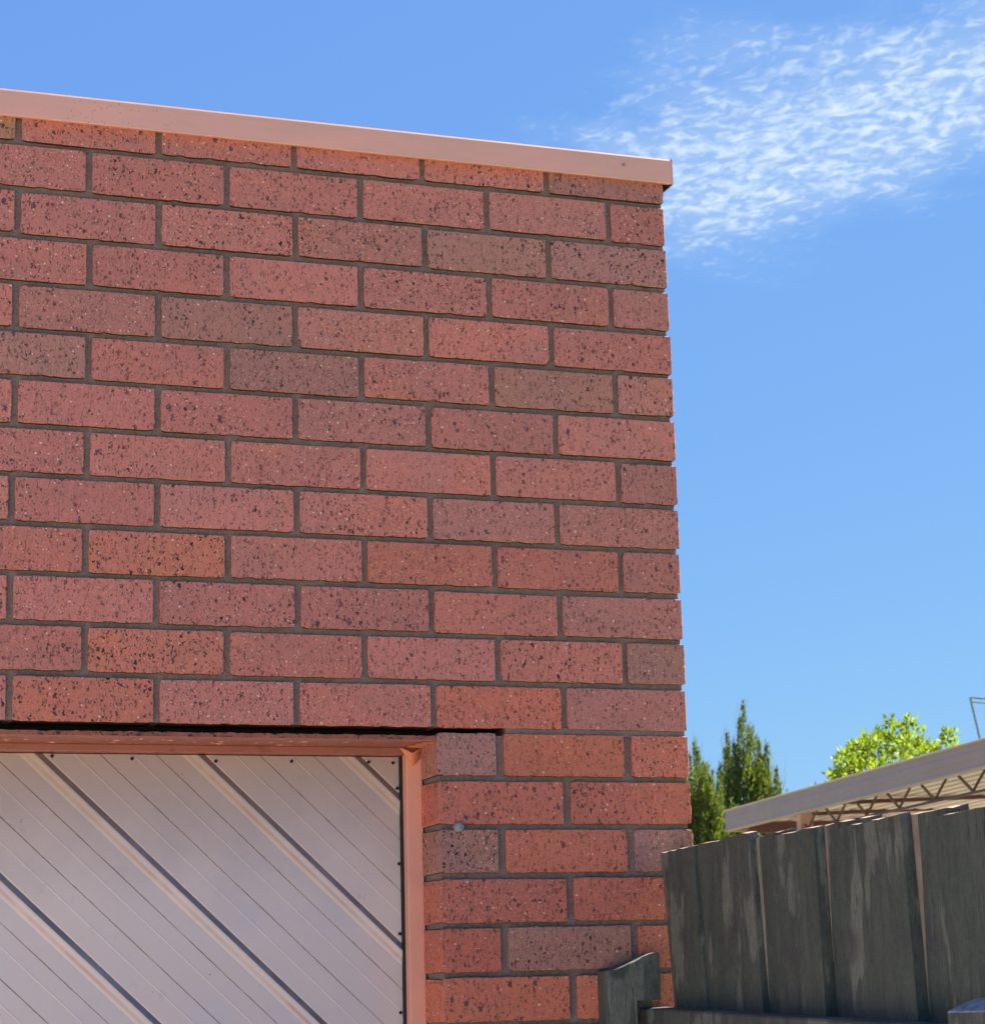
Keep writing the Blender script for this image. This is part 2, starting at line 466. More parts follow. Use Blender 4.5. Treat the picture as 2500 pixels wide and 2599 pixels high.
# mortar core with a rough, raked face
def rough_face(mb, x0, x1, z0, z1, y, st=.0065, amp=.0018, seed=0.0):
    nx = max(1, int((x1 - x0) / st)); nz = max(1, int((z1 - z0) / st)); n0 = len(mb.v)
    for k in range(nz + 1):
        for i in range(nx + 1):
            x = x0 + (x1 - x0) * i / nx; z = z0 + (z1 - z0) * k / nz
            dy = amp * N(x, z, seed, 90) + amp * 1.1 * N(x, z, seed + 4, 14) + amp * .6 * N(x, z, seed + 9, 260)
            mb.v.append((x, y + dy, z))
    for k in range(nz):
        for i in range(nx):
            a = n0 + k * (nx + 1) + i
            mb.f.append((a, a + 1, a + nx + 2, a + nx + 1)); mb.m.append(0)

mo = MB()
YM = .0085
CX = -.0048
rough_face(mo, -1.30, CX, Z_LINT, 1.50, YM)
mo.quad((GX, YM, Z_LINT), (-1.30, YM, Z_LINT), (-1.30, YM, 1.50), (GX, YM, 1.50))
mo.quad((GX, YM, Z_LINT), (GX, .11, Z_LINT), (CX, .11, Z_LINT), (CX, YM, Z_LINT))          # soffit
rough_face(mo, OPEN_R + .006, CX, -.12, Z_LINT - .0145, YM, seed=3)
rough_face(mo, -.345, CX, Z_LINT - .0145, Z_LINT, .0045, amp=.001, seed=5)
mo.quad((OPEN_R + .006, YM, GZ), (CX, YM, GZ), (CX, YM, -.12), (OPEN_R + .006, YM, -.12))
mo.quad((GX, YM, GZ), (OPEN_L - .006, YM, GZ), (OPEN_L - .006, YM, Z_LINT), (GX, YM, Z_LINT))
# pier return inside the opening, and its slot at the top
mo.quad((OPEN_R + .006, .22, GZ), (OPEN_R + .006, YM, GZ), (OPEN_R + .006, YM, Z_LINT - .0145), (OPEN_R + .006, .22, Z_LINT - .0145))
mo.quad((OPEN_L - .006, YM, GZ), (OPEN_L - .006, .22, GZ), (OPEN_L - .006, .22, Z_LINT), (OPEN_L - .006, YM, Z_LINT))
mo.quad((OPEN_R + .006, YM, Z_LINT - .0145), (-.345, YM, Z_LINT - .0145), (-.345, .11, Z_LINT - .0145), (OPEN_R + .006, .11, Z_LINT - .0145))
mo.quad((-.345, .0045, Z_LINT - .0145), (-.345, .0045, Z_LINT), (-.345, .11, Z_LINT), (-.345, .11, Z_LINT - .0145))
# side and back walls
n0 = len(mo.v)
for k in range(120):
    pass
zs = [GZ + (1.50 - GZ) * k / 240 for k in range(241)]
ys = [YM, .03, .06, .12, 6.0]
for z in zs:
    for j, y in enumerate(ys):
        mo.v.append((CX + (.0030 * N(z, j, 3, 60) if j < 4 else 0), y, z))
for k in range(240):
    for j in range(4):
        a = n0 + k * 5 + j
        mo.f.append((a, a + 1, a + 6, a + 5)); mo.m.append(0)
mo.quad((CX, 6, GZ), (GX, 6, GZ), (GX, 6, 1.5), (CX, 6, 1.5))
mo.quad((GX, 6, GZ), (GX, YM, GZ), (GX, YM, 1.5), (GX, 6, 1.5))
wall = gl(link('wall', mo.me('wall', M_MORTAR), garage))

# bricks
def brick_mesh(L, H, D, seed):
    st = .0072
    nx = max(4, round(L / st)); nz = 10; b = .0014
    vs = []; fs = []; mi = []
    def jit(a, bb, c, s=1): return N(a + seed * 7.3, bb + seed * 3.1, c, s)
    chips = [(random.uniform(0, L), random.choice((0, H)), random.uniform(.005, .016), random.uniform(.0015, .0045)) for _ in range(random.choice((1, 2, 2, 3, 4)))]
    def grid(i, k):
        x = b + (L - 2 * b) * i / nx; z = b + (H - 2 * b) * k / nz
        return x, z
    for k in range(nz + 1):
        for i in range(nx + 1):
            x, z = grid(i, k)
            vs.append((x, .0004 * jit(x, z, 1, 60), z))
    for k in range(nz):
        for i in range(nx):
            a = k * (nx + 1) + i
            fs.append((a, a + 1, a + nx + 2, a + nx + 1)); mi.append(0)
    ring = [(i, 0) for i in range(nx)] + [(nx, k) for k in range(nz)] + [(i, nz) for i in range(nx, 0, -1)] + [(0, k) for k in range(nz, 0, -1)]
    n1 = len(vs)
    for (i, k) in ring:
        x, z = grid(i, k)
        ex = -1 if i == 0 else (1 if i == nx else 0); ez = -1 if k == 0 else (1 if k == nz else 0)
        a = .0006 * jit(x, z, 5, 55) + .0009 * jit(x, z, 8, 230) - .0002
        for cx, cz, cr, cd in chips:
            dd = math.hypot(x - cx, z - cz)
            if dd < cr: a -= cd * (1 - dd / cr)
        if ex and ez: a -= .0016
        vs.append((x + ex * (b + a), .0011 + max(0, -a) * 1.2, z + ez * (b + a)))
    n2 = len(vs)
    for (i, k) in ring:
        x, z = grid(i, k)
        ex = -1 if i == 0 else (1 if i == nx else 0); ez = -1 if k == 0 else (1 if k == nz else 0)
        vs.append((x + ex * b, D, z + ez * b))
    m = len(ring)
    for j in range(m):
        jj = (j + 1) % m
        i0, k0 = ring[j]; i1, k1 = ring[jj]
        fs.append((k0 * (nx + 1) + i0, n1 + j, n1 + jj, k1 * (nx + 1) + i1))
        fs.append((n1 + j, n2 + j, n2 + jj, n1 + jj))
        mi += [0, 1 if k0 == k1 else 0]
    fs.append(tuple(n2 + j for j in range(m - 1, -1, -1))); mi.append(1)
    return mesh('brick', vs, fs, [M_BRICK, M_BED], idx=mi)

BH = .0735
STRETCH = [brick_mesh(.2295, BH, .11, s) for s in range(14)]
HEADER = [brick_mesh(.1100, BH, .11, 40 + s) for s in range(8)]
PIERH = [brick_mesh(.1075, BH, .23, 60 + s) for s in range(4)]
TONE = {
    'P': (.545, .192, .148), 'R': (.545, .180, .128), 'O': (.62, .178, .098), 'D': (.485, .188, .148), 'S': (.575, .190, .125),
    'G': (.445, .195, .150), 'M': (.455, .195, .160), 'T': (.45, .22, .13), 'Q': (.575, .168, .105), 'B': (.41, .185, .130),
}
TONES = {0: 'TPPPPM', 1: 'PPPPDP', 2: 'PPPDGM', 3: 'PPPPPD', 4: 'PDGDPP', 5: 'GPGPGD', 6: 'PPPDPP', 7: 'PPPPPD', 8: 'PPPPDD',
         9: 'PSPSRD', 10: 'PPPPRD', 11: 'PSRPRG', 12: 'PSPRQD', 13: 'GOQ', 14: 'QQ', 15: 'BOG', 16: 'QQ', 17: 'QBO', 18: 'OO', 19: 'QBQ'}
brk_n = [0]
def lay(x0, x1, row, tone, header, pier=False, deep=False):
    z = zc_row(row) - BH / 2
    L = .1075 if (header and pier) else (.11 if header else .2295)
    pool = PIERH if (header and pier) else (HEADER if header else STRETCH)
    me = pool[brk_n[0] % len(pool)]
    o = link('brick', me, wall)
    brk_n[0] += 1
    w_ = x1 - x0
    o.scale = (w_ / L, 1, 1)
    o.location = Vector((x0, random.uniform(-.0009, .0009), z + random.uniform(-.0008, .0008)))
    o.rotation_euler = (random.uniform(-.004, .004), random.uniform(-.0035, .0035), random.uniform(-.003, .003))
    c = TONE[tone]; k = random.uniform(.92, 1.08); h = random.uniform(-.012, .012)
    o.color = (c[0] * k, c[1] * k + h * .4, c[2] * k + h * .3, 1)
for row in range(0, 13):
    even = row % 2 == 0
    perps = [-.115 - .24 * i for i in range(12)] if not even else [-.235 - .24 * i for i in range(11)]
    perps = [p + random.uniform(-.0018, .0018) for p in perps]
    edges = [0.0] + perps + [GX]
    tones = TONES[row]
    for i in range(len(edges) - 1):
        xr = edges[i] - (0 if i == 0 else .0052) + (random.uniform(-.0014, .001) if i == 0 else 0)
        xl = edges[i + 1] + (.0052 if i < len(edges) - 2 else 0)
        if row == 1 and i == 0: xr -= .002
        if row == 0 and i == 0: xr = -.002
        tn = tones[len(tones) - 1 - i] if i < len(tones) else random.choice('PPPPRDG')
        lay(xl, xr, row, tn, (xr - xl) < .15)
for row in range(13, 37):
    if row % 2: edges = [0, -.1175, -.3565, OPEN_R]
    else: edges = [0, -.2345, OPEN_R]
    tones = TONES.get(row) or ''.join(random.choice('QQOOBQ') for _ in range(3))
    for i in range(len(edges) - 1):
        xr = edges[i] - (0 if i == 0 else .0070); xl = edges[i + 1] + (.0070 if i < len(edges) - 2 else 0)
        if i == 0: xr += random.uniform(-.0012, .001)
        lay(xl, xr, row, tones[len(edges) - 2 - i], (xr - xl) < .15)
    e2 = [x + GX - OPEN_R for x in (edges[::-1])]
    e2 = [GX, GX + .1125, GX + .3525, GX + .47] if row % 2 else [GX, GX + .235, GX + .47]
    for i in range(len(e2) - 1):
        lay(e2[i] + (.006 if i else 0), e2[i + 1] - (.006 if i < len(e2) - 2 else 0), row, random.choice('RROOGD'), (e2[i + 1] - e2[i]) < .15)

# dome headed bolt in the bed joint of the pier
vs = []; fs = []
rr = .0088
for k in range(6):
    a = math.pi / 2 * k / 5
    for i in range(16):
        t_ = 2 * math.pi * i / 16
        vs.append((rr * math.cos(a) * math.cos(t_), -.004 - rr * .75 * math.sin(a), rr * math.cos(a) * math.sin(t_)))
for i in range(16): vs.append((rr * math.cos(2 * math.pi * i / 16), .02, rr * math.sin(2 * math.pi * i / 16)))
for k in range(5):
    for i in range(16):
        j = (i + 1) % 16
        fs.append((k * 16 + i, k * 16 + j, (k + 1) * 16 + j, (k + 1) * 16 + i))
for i in range(16):
    j = (i + 1) % 16
    fs.append((96 + i, 96 + j, j, i))
o = link('bolt', mesh('bolt', vs, fs, M_GALV, True), wall, (-.4355, 0, .2885))

# ------------------------------------------------------------------ metal capping along the roof edge
cp = MB()
prof = [(.004, 1.4895), (-.0125, 1.4855), (-.0145, 1.4870), (-.0145, 1.5300), (-.0132, 1.5335), (-.0095, 1.5350), (.14, 1.540)]
xs = [GX - .01] + [GX + (0.0105 - GX) * i / 40 for i in range(1, 41)]
xs[-1] = .0105
n0 = len(cp.v)
for x in xs:
    for j, (y, z) in enumerate(prof):
        wob = .0008 * N(x, 0, 2, 3.1) + .0004 * N(x, 0, 5, 11)
        cp.v.append((x, y + wob, z + (.0006 * N(x, 3, 1, 4) if j in (1, 2) else 0)))
P_ = len(prof)
for i in range(len(xs) - 1):
    for j in range(P_ - 1):
        a = n0 + i * P_ + j
        cp.f.append((a, a + P_, a + P_ + 1, a + 1)); cp.m.append(0)
cap = gl(link('roof_capping', cp.me('roof_capping', [M_CAP], False), garage))
ec = MB()
ec.box(.0108, .0122, -.0138, .14, 1.484, 1.5345, 0)
ec.box(.0100, .0108, -.0152, -.0125, 1.4838, 1.5352, 1)
o = link('end_cap', ec.me('end_cap', [M_EDGE, M_CAP]), cap, Vector((0, 0, 0)))
sc_ = MB(); sc_.tube((-.0875, -.0145, 1.5130), (-.0875, -.0165, 1.5130), .0034, .0028, 12)
sc_.tube((-.0875, -.0165, 1.5130), (-.0875, -.0170, 1.5130), .0014, .0012, 6)
link('rivet', sc_.me('rivet', M_ALU, False), cap)
rf = MB(); rf.box(GX + .02, -.02, .12, 5.98, 1.500, 1.512)
gl(link('roof', rf.me('roof', M_ROOF), garage))

# ------------------------------------------------------------------ steel lintel over the door
li = MB()
nx = 260; n0 = len(li.v)
LR = OPEN_R + .002
for i in range(nx + 1):
    x = OPEN_L + .01 + (LR - OPEN_L - .01) * i / nx
    h1 = .0052 + .0018 * N(x, 0, 1, 55) + .0018 * N(x, 0, 2, 150) + .001 * N(x, 0, 8, 330)
    dy = .0012 * N(x, 3, 4, 45)
    li.v += [(x, .0600, .4395 + h1), (x, .0035 + dy, .4395 + h1), (x, .0015 + dy * .5, .4372), (x, .0030, .4345), (x, .100, .4345)]
for i in range(nx):
    for j in range(4):
        a = n0 + i * 5 + j
        li.f.append((a, a + 1, a + 6, a + 5)); li.m.append(1 if j in (0, 1) else 0)
lint = gl(link('lintel', li.me('lintel', [M_LINTEL, M_RUST]), garage))
dk = MB(); dk.box(OPEN_L, -.36, .062, .11, .4465, .4605)
link('joint_backing', dk.me('joint_backing', M_BLACK), lint)
# blisters of paint on the underside
bl = MB()
for i in range(26):
    x = random.uniform(-1.22, -.53); y = random.uniform(.02, .09); r_ = random.uniform(.002, .006)
    n0 = len(bl.v); bl.v.append((x, y, .4345 - r_ * .35))
    for k in range(8):
        a = 2 * math.pi * k / 8
        bl.v.append((x + r_ * 1.4 * math.cos(a) * random.uniform(.8, 1.2), y + r_ * math.sin(a) * random.uniform(.8, 1.2), .4346))
    for k in range(8): bl.f.append((n0, n0 + 1 + k, n0 + 1 + (k + 1) % 8)); bl.m.append(0)
link('paint_blister', bl.me('paint_blister', M_SALMON, False), lint)
# torn paint hanging in the corner of the opening
fl = MB()
pts = [(-.510, .4335), (-.503, .424), (-.4975, .4165), (-.491, .4085), (-.4850, .4020), (-.4790, .4065), (-.4735, .4125), (-.4715, .4180), (-.4745, .4205), (-.4722, .4275), (-.4695, .4335)]
cen = (-.488, .086, .424)
def flap_y(x, z): return .0895 + .004 * N(x, z, 2, 60) + (.4335 - z) * .12
n0 = len(fl.v); fl.v.append((cen[0], flap_y(cen[0], cen[2]) - .0015, cen[2]))
for x, z in pts: fl.v.append((x, flap_y(x, z), z))
for i in range(len(pts) - 1): fl.f.append((n0, n0 + 1 + i, n0 + 2 + i)); fl.m.append(0)
nb = len(fl.v)
for x, z in pts: fl.v.append((x, flap_y(x, z) + .0025, z))
for i in range(len(pts) - 1): fl.f.append((n0 + 1 + i, nb + i, nb + i + 1, n0 + 2 + i)); fl.m.append(0)
# ragged sheet of paint lifting from the end of the underside
m_ = 9
for i in range(m_ + 1):
    y = .006 + .088 * i / m_
    xo = -.4715 - .004 * (i % 2) - .003 * N(y, 0, 2, 70)
    fl.v += [(xo, y, .4338 - .003 * (i % 3 == 1)), (-.498 - .01 * N(y, 1, 1, 40), y, .4336)]
n1 = len(fl.v) - 2 * (m_ + 1)
for i in range(m_): fl.f.append((n1 + 2 * i, n1 + 2 * i + 1, n1 + 2 * i + 3, n1 + 2 * i + 2)); fl.m.append(0)
link('peeling_paint', fl.me('peeling_paint', M_FLAP, True), lint)

# ------------------------------------------------------------------ door frame and ribbed door
fr = gl(link('door_frame', bevelled_box('door_frame', OPEN_R - .0265, OPEN_R + .003, .0960, .150, GZ, .4240, [M_SALMON], .002), garage))
link('head', bevelled_box('head', OPEN_L, OPEN_R + .003, .0985, .150, .4220, .4345, [M_LINTEL], .0015), fr)
link('jamb', bevelled_box('jamb', OPEN_L - .003, OPEN_L + .0265, .0960, .150, GZ, .4240, [M_SALMON], .002), fr)
sl = MB(); sl.box(OPEN_R - .0305, OPEN_R - .0268, .118, .15, GZ, .4215)  # black strip added for the shade in the gap beside the door
link('gap_shade_strip', sl.me('gap_shade_strip', M_BLACK), fr)

DX0, DX1, DZ0, DZ1 = OPEN_L + .032, OPEN_R - .0305, GZ + .02, .4205
DY = .128
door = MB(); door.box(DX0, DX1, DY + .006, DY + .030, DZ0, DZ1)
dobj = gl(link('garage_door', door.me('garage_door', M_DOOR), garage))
PER = .276; S0 = -.669; MS = 1.073
# (position in the period, height towards the viewer) : rib, shallow creases and grooves
PROF = [(.002, -.0010), (.012, .0), (.180, .0002), (.192, .0006), (.204, .0003), (.3405, .0002), (.3455, -.0016), (.3515, .0004), (.535, .0002), (.547, .0006), (.559, .0003),
        (.6860, .0002), (.6910, -.0016), (.6970, .0004), (.845, .0002), (.930, .0040), (.9480, .0042), (.9940, -.0010), (1.002, -.0010)]
def clip(poly, axis, lim, keep_less):
    out = []
    for i in range(len(poly)):
        a = poly[i]; b_ = poly[(i + 1) % len(poly)]
        ia = (a[axis] <= lim) if keep_less else (a[axis] >= lim)
        ib = (b_[axis] <= lim) if keep_less else (b_[axis] >= lim)
        if ia: out.append(a)
        if ia != ib:
            t_ = (lim - a[axis]) / (b_[axis] - a[axis])
            out.append(tuple(a[k] + (b_[k] - a[k]) * t_ for k in range(3)))
    return out
smin = DX0 + DZ0 * MS; smax = DX1 + DZ1 * MS
k0 = math.floor((smin - S0) / PER); k1 = math.ceil((smax - S0) / PER)
for k in range(k0, k1):
    mb = MB()
    for (u0, h0), (u1, h1) in zip(PROF, PROF[1:]):
        s0 = S0 + (k + u0) * PER; s1 = S0 + (k + u1) * PER
        za, zb = DZ0 - .1, DZ1 + .1
        poly = [(s0 - za * MS, DY - h0, za), (s1 - za * MS, DY - h1, za), (s1 - zb * MS, DY - h1, zb), (s0 - zb * MS, DY - h0, zb)]
        for ax, lm, kl in ((0, DX0, False), (0, DX1, True), (2, DZ0, False), (2, DZ1, True)):
            if poly: poly = clip(poly, ax, lm, kl)
        if len(poly) >= 3: mb.poly(poly)
    if mb.f: link('door_panel', mb.me('door_panel', M_DOOR), dobj)
rv = MB(); rv.tube((0, .002, 0), (0, -.0022, 0), .0033, .0026, 10)
rvm = rv.me('rivet', M_BLACK)
spots = [(-.971, .4135), (-.694, .4115), (-.827, .4105), (-1.105, .4165), (-.555, .4115), (-.511, .4105), (-.504, .366), (-.503, .235), (-.5035, .115), (-.5045, -.018), (-1.24, .4135), (-.5045, -.15), (-.5045, -.30), (-.5045, -.45)]
for x, z in spots:
    link('rivet', rvm, dobj, (x, DY - .0005, z))

# ------------------------------------------------------------------ paling fence
fence = empty('paling_fence', (-.06, -1.6, GZ), 'dark green painted timber paling fence running from the brick pier towards the viewer', 'fence')
def fl_(o): o.location = Vector(o.location) - fence.location; return o
def paling(y0, y1, yb0, yb1, xf, zt0, zt1, raw=None, th=.016, seed=0):
    """a sawn board: y0/y1 far and near edge at the top, yb0/yb1 at rail height, front face at x = xf;
    raw = (y at top, y at rail, width, z where it starts, z where it is full): unpainted sliver"""
    mb = MB(); nW, nH = 9, 30
    zr = -.03
    vf = []; vb = []
    for k in range(nH + 1):
        row = []; rowb = []
        for i in range(nW + 1):
            u = i / nW
            zt = zt0 + (zt1 - zt0) * u + .0022 * N(u * 3, seed, 0, 2.3) + .0014 * N(u, seed, 3, 14)
            z = GZ + .03 + (zt - GZ - .03) * (k / nH) ** .55
            if k == nH: z = zt
            f_ = (z - zr) / (zt - zr)
            ya = yb0 + (y0 - yb0) * f_ + .0010 * N(z, seed, 1, 9); yb_ = yb1 + (y1 - yb1) * f_ + .0012 * N(z, seed, 2, 9)
            if raw:
                ra = raw[1] + (raw[0] - raw[1]) * f_
                wd = raw[2] * max(.02, min(1.0, (z - raw[3]) / (raw[4] - raw[3]))) * (1 + .25 * N(z, seed, 7, 22))
                yy = (ya, min(ya - .0008, ra), min(ya - .0008, ra) - wd)[i] if i < 3 else (ra - wd) + (yb_ - ra + wd) * (i - 2) / (nW - 2)
            else: yy = ya + (yb_ - ya) * u
            xx = xf + .0012 * N(u * 2, z * 2, seed) + .0030 * (u - .5) ** 2 * (1 if seed % 2 else -1)
            bev = .0010 if i in (0, nW) else 0
            row.append((xx + bev, yy, z))
            rowb.append((xf + th, yy, z + (.0012 + .0006 * N(u, seed, 9, 20) if k == nH else 0)))
        if k == nH:
            row = [(x, y, z - .0022) for (x, y, z) in row]
            vf.append([(x, y, z) for (x, y, z) in row]); vb.append(rowb)
            continue
        vf.append(row); vb.append(rowb)
    W1 = nW + 1; n = len(vf)
    for r in vf: mb.v += r
    off = len(mb.v)
    for r in vb: mb.v += r
    for k in range(n - 1):
        for i in range(nW):
            a = k * W1 + i
            m = 0
            if raw and i in (0, 1) and vf[k][0][2] > raw[3] - .04: m = 1
            mb.f.append((a, a + W1, a + W1 + 1, a + 1)); mb.m.append(m)
            b_ = off + a
            mb.f.append((b_, b_ + 1, b_ + W1 + 1, b_ + W1)); mb.m.append(0)
        a = k * W1; mb.f.append((a, off + a, off + a + W1, a + W1)); mb.m.append(0)
        a = k * W1 + nW; mb.f.append((a, a + W1, off + a + W1, off + a)); mb.m.append(0)
    t_ = (n - 1) * W1
    for i in range(nW):
        mb.f.append((t_ + i, off + t_ + i, off + t_ + i + 1, t_ + i + 1)); mb.m.append(1)
    o = fl_(link('paling', mb.me('paling', [M_FENCE, M_RAW], False), fence))
    return o
XF = -.070; XB = -.0515
paling(-.016, -.151, -.050, -.180, XF, .2425, .2475, raw=(-.0165, -.0505, .011, .30, -.01), seed=1, th=.018)
paling(-.1500, -.349, -.1790, -.375, XF + .007, .249, .2555, seed=2, th=.018)
paling(-.353, -.468, -.366, -.490, XB, .2465, .2515, raw=(-.353, -.373, .011, -.06, .12), seed=3)
paling(-.426, -.589, -.452, -.597, XF, .2415, .2455, seed=4, th=.018)
paling(-.570, -.740, -.578, -.755, XB, .2465, .2515, raw=(-.5905, -.5975, .0075, .06, .22), seed=5)
paling(-.669, -.850, -.685, -.866, XF, .2375, .2440, seed=6, th=.018)
paling(-.838, -.978, -.850, -.995, XB, .2430, .2450, raw=(-.8515, -.868, .017, -.02, .20), seed=7)
paling(-.945, -1.142, -.960, -1.155, XF, .2330, .2380, seed=8, th=.018)
y = -1.115; s_ = 9
while y > -3.4:
    paling(y, y - .15, y, y - .15, XB, .243, .243, seed=s_); s_ += 1
    paling(y - .10, y - .27, y - .10, y - .27, XF, .238, .240, seed=s_, th=.018); s_ += 1
    y -= .235

def rough_beam(name, parent, p0, p1, wx, wz, mats, raw_end=False, n=40, seed=0):
    """timber running p0 -> p1 (p = top front corner), wx into +x, wz down"""
    mb = MB(); p0 = Vector(p0); p1 = Vector(p1)
    for i in range(n + 1):
        p = p0.lerp(p1, i / n)
        a = .0012 * N(i * .6, seed, 1); b_ = .0012 * N(i * .5, seed, 4)
        mb.v += [(p.x + a + .003, p.y, p.z + b_), (p.x + wx, p.y, p.z + b_ * .5 + .001), (p.x + wx, p.y, p.z - wz), (p.x + a, p.y, p.z - wz + b_), (p.x + a, p.y, p.z - .003 + b_)]
    for i in range(n):
        for j in range(5):
            a = i * 5 + j; b_ = i * 5 + (j + 1) % 5
            mb.f.append((a, a + 5, b_ + 5, b_)); mb.m.append(1 if (raw_end and i < 2 and j in (3, 4)) else 0)
    mb.f.append((0, 1, 2, 3, 4)); mb.m.append(1 if raw_end else 0)
    q_ = n * 5; mb.f.append((q_ + 4, q_ + 3, q_ + 2, q_ + 1, q_)); mb.m.append(0)
    return link(name, mb.me(name, mats), parent)
fl_(rough_beam('rail', fence, (-.1165, -.003, -.0205), (-.1165, -1.10, -.050), .0455, .075, [M_FENCE, M_RAW], True, 110, 1))
fl_(rough_beam('rail', fence, (-.1165, -1.10, -.050), (-.1165, -3.45, -.070), .0455, .075, [M_FENCE, M_RAW], False, 40, 5))
for zz_ in (-.72, -1.33):
    fl_(rough_beam('rail', fence, (-.1165, -.003, zz_), (-.1165, -3.45, zz_ - .02), .0455, .075, [M_FENCE, M_RAW], False, 40, 8))

# short post fixed to the pier: scooped sloping top and a checkout for the rail
def wall_post():
    mb = MB(); nx_ = 22
    x0, x1, y0, y1 = -.1865, -.0930, -.0450, -.0020
    def top(x):
        u = (x - x0) / (x1 - x0)
        kn = ((0, 0), (.10, .0015), (.26, .0070), (.61, .0190), (.81, .0262), (.94, .0292), (1.01, .0280))
        for (a, ha), (b, hb) in zip(kn, kn[1:]):
            if u <= b: break
        return .0430 + ha + (hb - ha) * (u - a) / (b - a) + .0006 * N(x, 1, 1, 120)
    NZ = -.0080; NX = -.1375           # checkout
    for i in range(nx_):
        xa = x0 + (x1 - x0) * i / nx_; xb = x0 + (x1 - x0) * (i + 1) / nx_
        c0 = .0015
        mb.quad((xa, y0, NZ), (xb, y0, NZ), (xb, y0, top(xb) - c0), (xa, y0, top(xa) - c0))
        mb.quad((xa, y0, top(xa) - c0), (xb, y0, top(xb) - c0), (xb, y0 + c0, top(xb)), (xa, y0 + c0, top(xa)))
        mb.quad((xa, y0 + c0, top(xa)), (xb, y0 + c0, top(xb)), (xb, y1, top(xb)), (xa, y1, top(xa)))
    # rounded arris and left face
    r_ = .010
    mb.quad((x0, y0, GZ), (NX, y0, GZ), (NX, y0, NZ), (x0, y0, NZ))
    mb.quad((x0, y0, GZ), (x0, y0, top(x0)), (x0 - r_ * .45, y0 + r_, top(x0) - .001), (x0 - r_ * .45, y0 + r_, GZ))
    mb.quad((x0 - r_ * .45, y0 + r_, GZ), (x0 - r_ * .45, y0 + r_, top(x0) - .001), (x0 - r_ * .45, y1, top(x0) - .001), (x0 - r_ * .45, y1, GZ))
    mb.poly([(x0, y0 + .0015, top(x0)), (x0 - r_ * .45, y0 + r_, top(x0) - .001), (x0 - r_ * .45, y1, top(x0) - .001), (x0, y1, top(x0))])
    mb.quad((x1, y0, NZ), (x1, y1, NZ), (x1, y1, top(x1)), (x1, y0, top(x1) - .0015))
    # checkout faces
    mb.quad((NX, y0, NZ), (NX, y1 - .004, NZ), (x1, y1 - .004, NZ), (x1, y0, NZ))
    mb.quad((NX, y0, GZ), (NX, y1 - .004, GZ), (NX, y1 - .004, NZ), (NX, y0, NZ))
    mb.quad((NX, y1 - .004, GZ), (x1, y1 - .004, GZ), (x1, y1 - .004, NZ), (NX, y1 - .004, NZ))
    return mb.me('post', [M_FENCE])
fl_(link('post', wall_post(), fence))
# square post on the near side with a weathered, sloping top
pm = MB()
px0, px1, py0, py1 = -.1600, -.1180, -1.1960, -1.0985
nn = 8
def ptop(x, y): return -.0265 + (x - px0) * .35 + .0012 * N(x, y, 2, 70) + .0008 * N(x, y, 5, 200)
for i in range(nn):
    for j in range(nn):
        xa = px0 + (px1 - px0) * i / nn; xb = px0 + (px1 - px0) * (i + 1) / nn
        ya = py0 + (py1 - py0) * j / nn; yb = py0 + (py1 - py0) * (j + 1) / nn
        pm.quad((xa, ya, ptop(xa, ya)), (xb, ya, ptop(xb, ya)), (xb, yb, ptop(xb, yb)), (xa, yb, ptop(xa, yb)), 1)
for j in range(nn):
    ya = py0 + (py1 - py0) * j / nn; yb = py0 + (py1 - py0) * (j + 1) / nn
    pm.quad((px0 - .001, ya, GZ), (px0 - .001, ya, ptop(px0, ya) - .002), (px0 - .001, yb, ptop(px0, yb) - .002), (px0 - .001, yb, GZ))
    pm.quad((px0 - .001, ya, ptop(px0, ya) - .002), (px0, ya, ptop(px0, ya)), (px0, yb, ptop(px0, yb)), (px0 - .001, yb, ptop(px0, yb) - .002), 1)
    pm.quad((px1, yb, GZ), (px1, yb, ptop(px1, yb)), (px1, ya, ptop(px1, ya)), (px1, ya, GZ))
for i in range(nn):
    xa = px0 + (px1 - px0) * i / nn; xb = px0 + (px1 - px0) * (i + 1) / nn
    pm.quad((xa, py0, GZ), (xb, py0, GZ), (xb, py0, ptop(xb, py0)), (xa, py0, ptop(xa, py0)))
    pm.quad((xb, py1, GZ), (xa, py1, GZ), (xa, py1, ptop(xa, py1)), (xb, py1, ptop(xb, py1)))
M_GREYTOP = paint_mat('weathered_grey_end_grain', (.30, .31, .31), .8, .25, 60, grain=(.2, 1, 1), dirt=((.08, .09, .09), 90, .5, .7), bumpd=.002)
fl_(link('post', pm.me('post', [M_FENCE, M_GREYTOP]), fence))

# ------------------------------------------------------------------ neighbour's carport
CP0 = Vector((6.04, 12.55, 0)); CD = Vector((-.14, -.99, 0)).normalized(); CN = Vector((.99, -.14, 0)).normalized()
def C(t, o, z): v = CP0 + CD * t + CN * o; return (v.x, v.y, z)
carport = empty('carport', C(3, 2.5, GZ), 'low taupe steel carport with maroon open web trusses and cream ribbed ceiling beyond the fence', 'carport')
def cl_(o): o.location = Vector(o.location) - carport.location; return o
def obox(mb, t0, t1, o0, o1, z0, z1, m=0):
    n = len(mb.v)
    mb.v += [C(t, o_, z) for z in (z0, z1) for o_ in (o0, o1) for t in (t0, t1)]
    for f_ in ((0, 2, 3, 1), (4, 5, 7, 6), (0, 1, 5, 4), (1, 3, 7, 5), (3, 2, 6, 7), (2, 0, 4, 6)):
        mb.f.append(tuple(n + i for i in f_)); mb.m.append(m)
CL, CW = 6.6, 5.2
fa = MB()
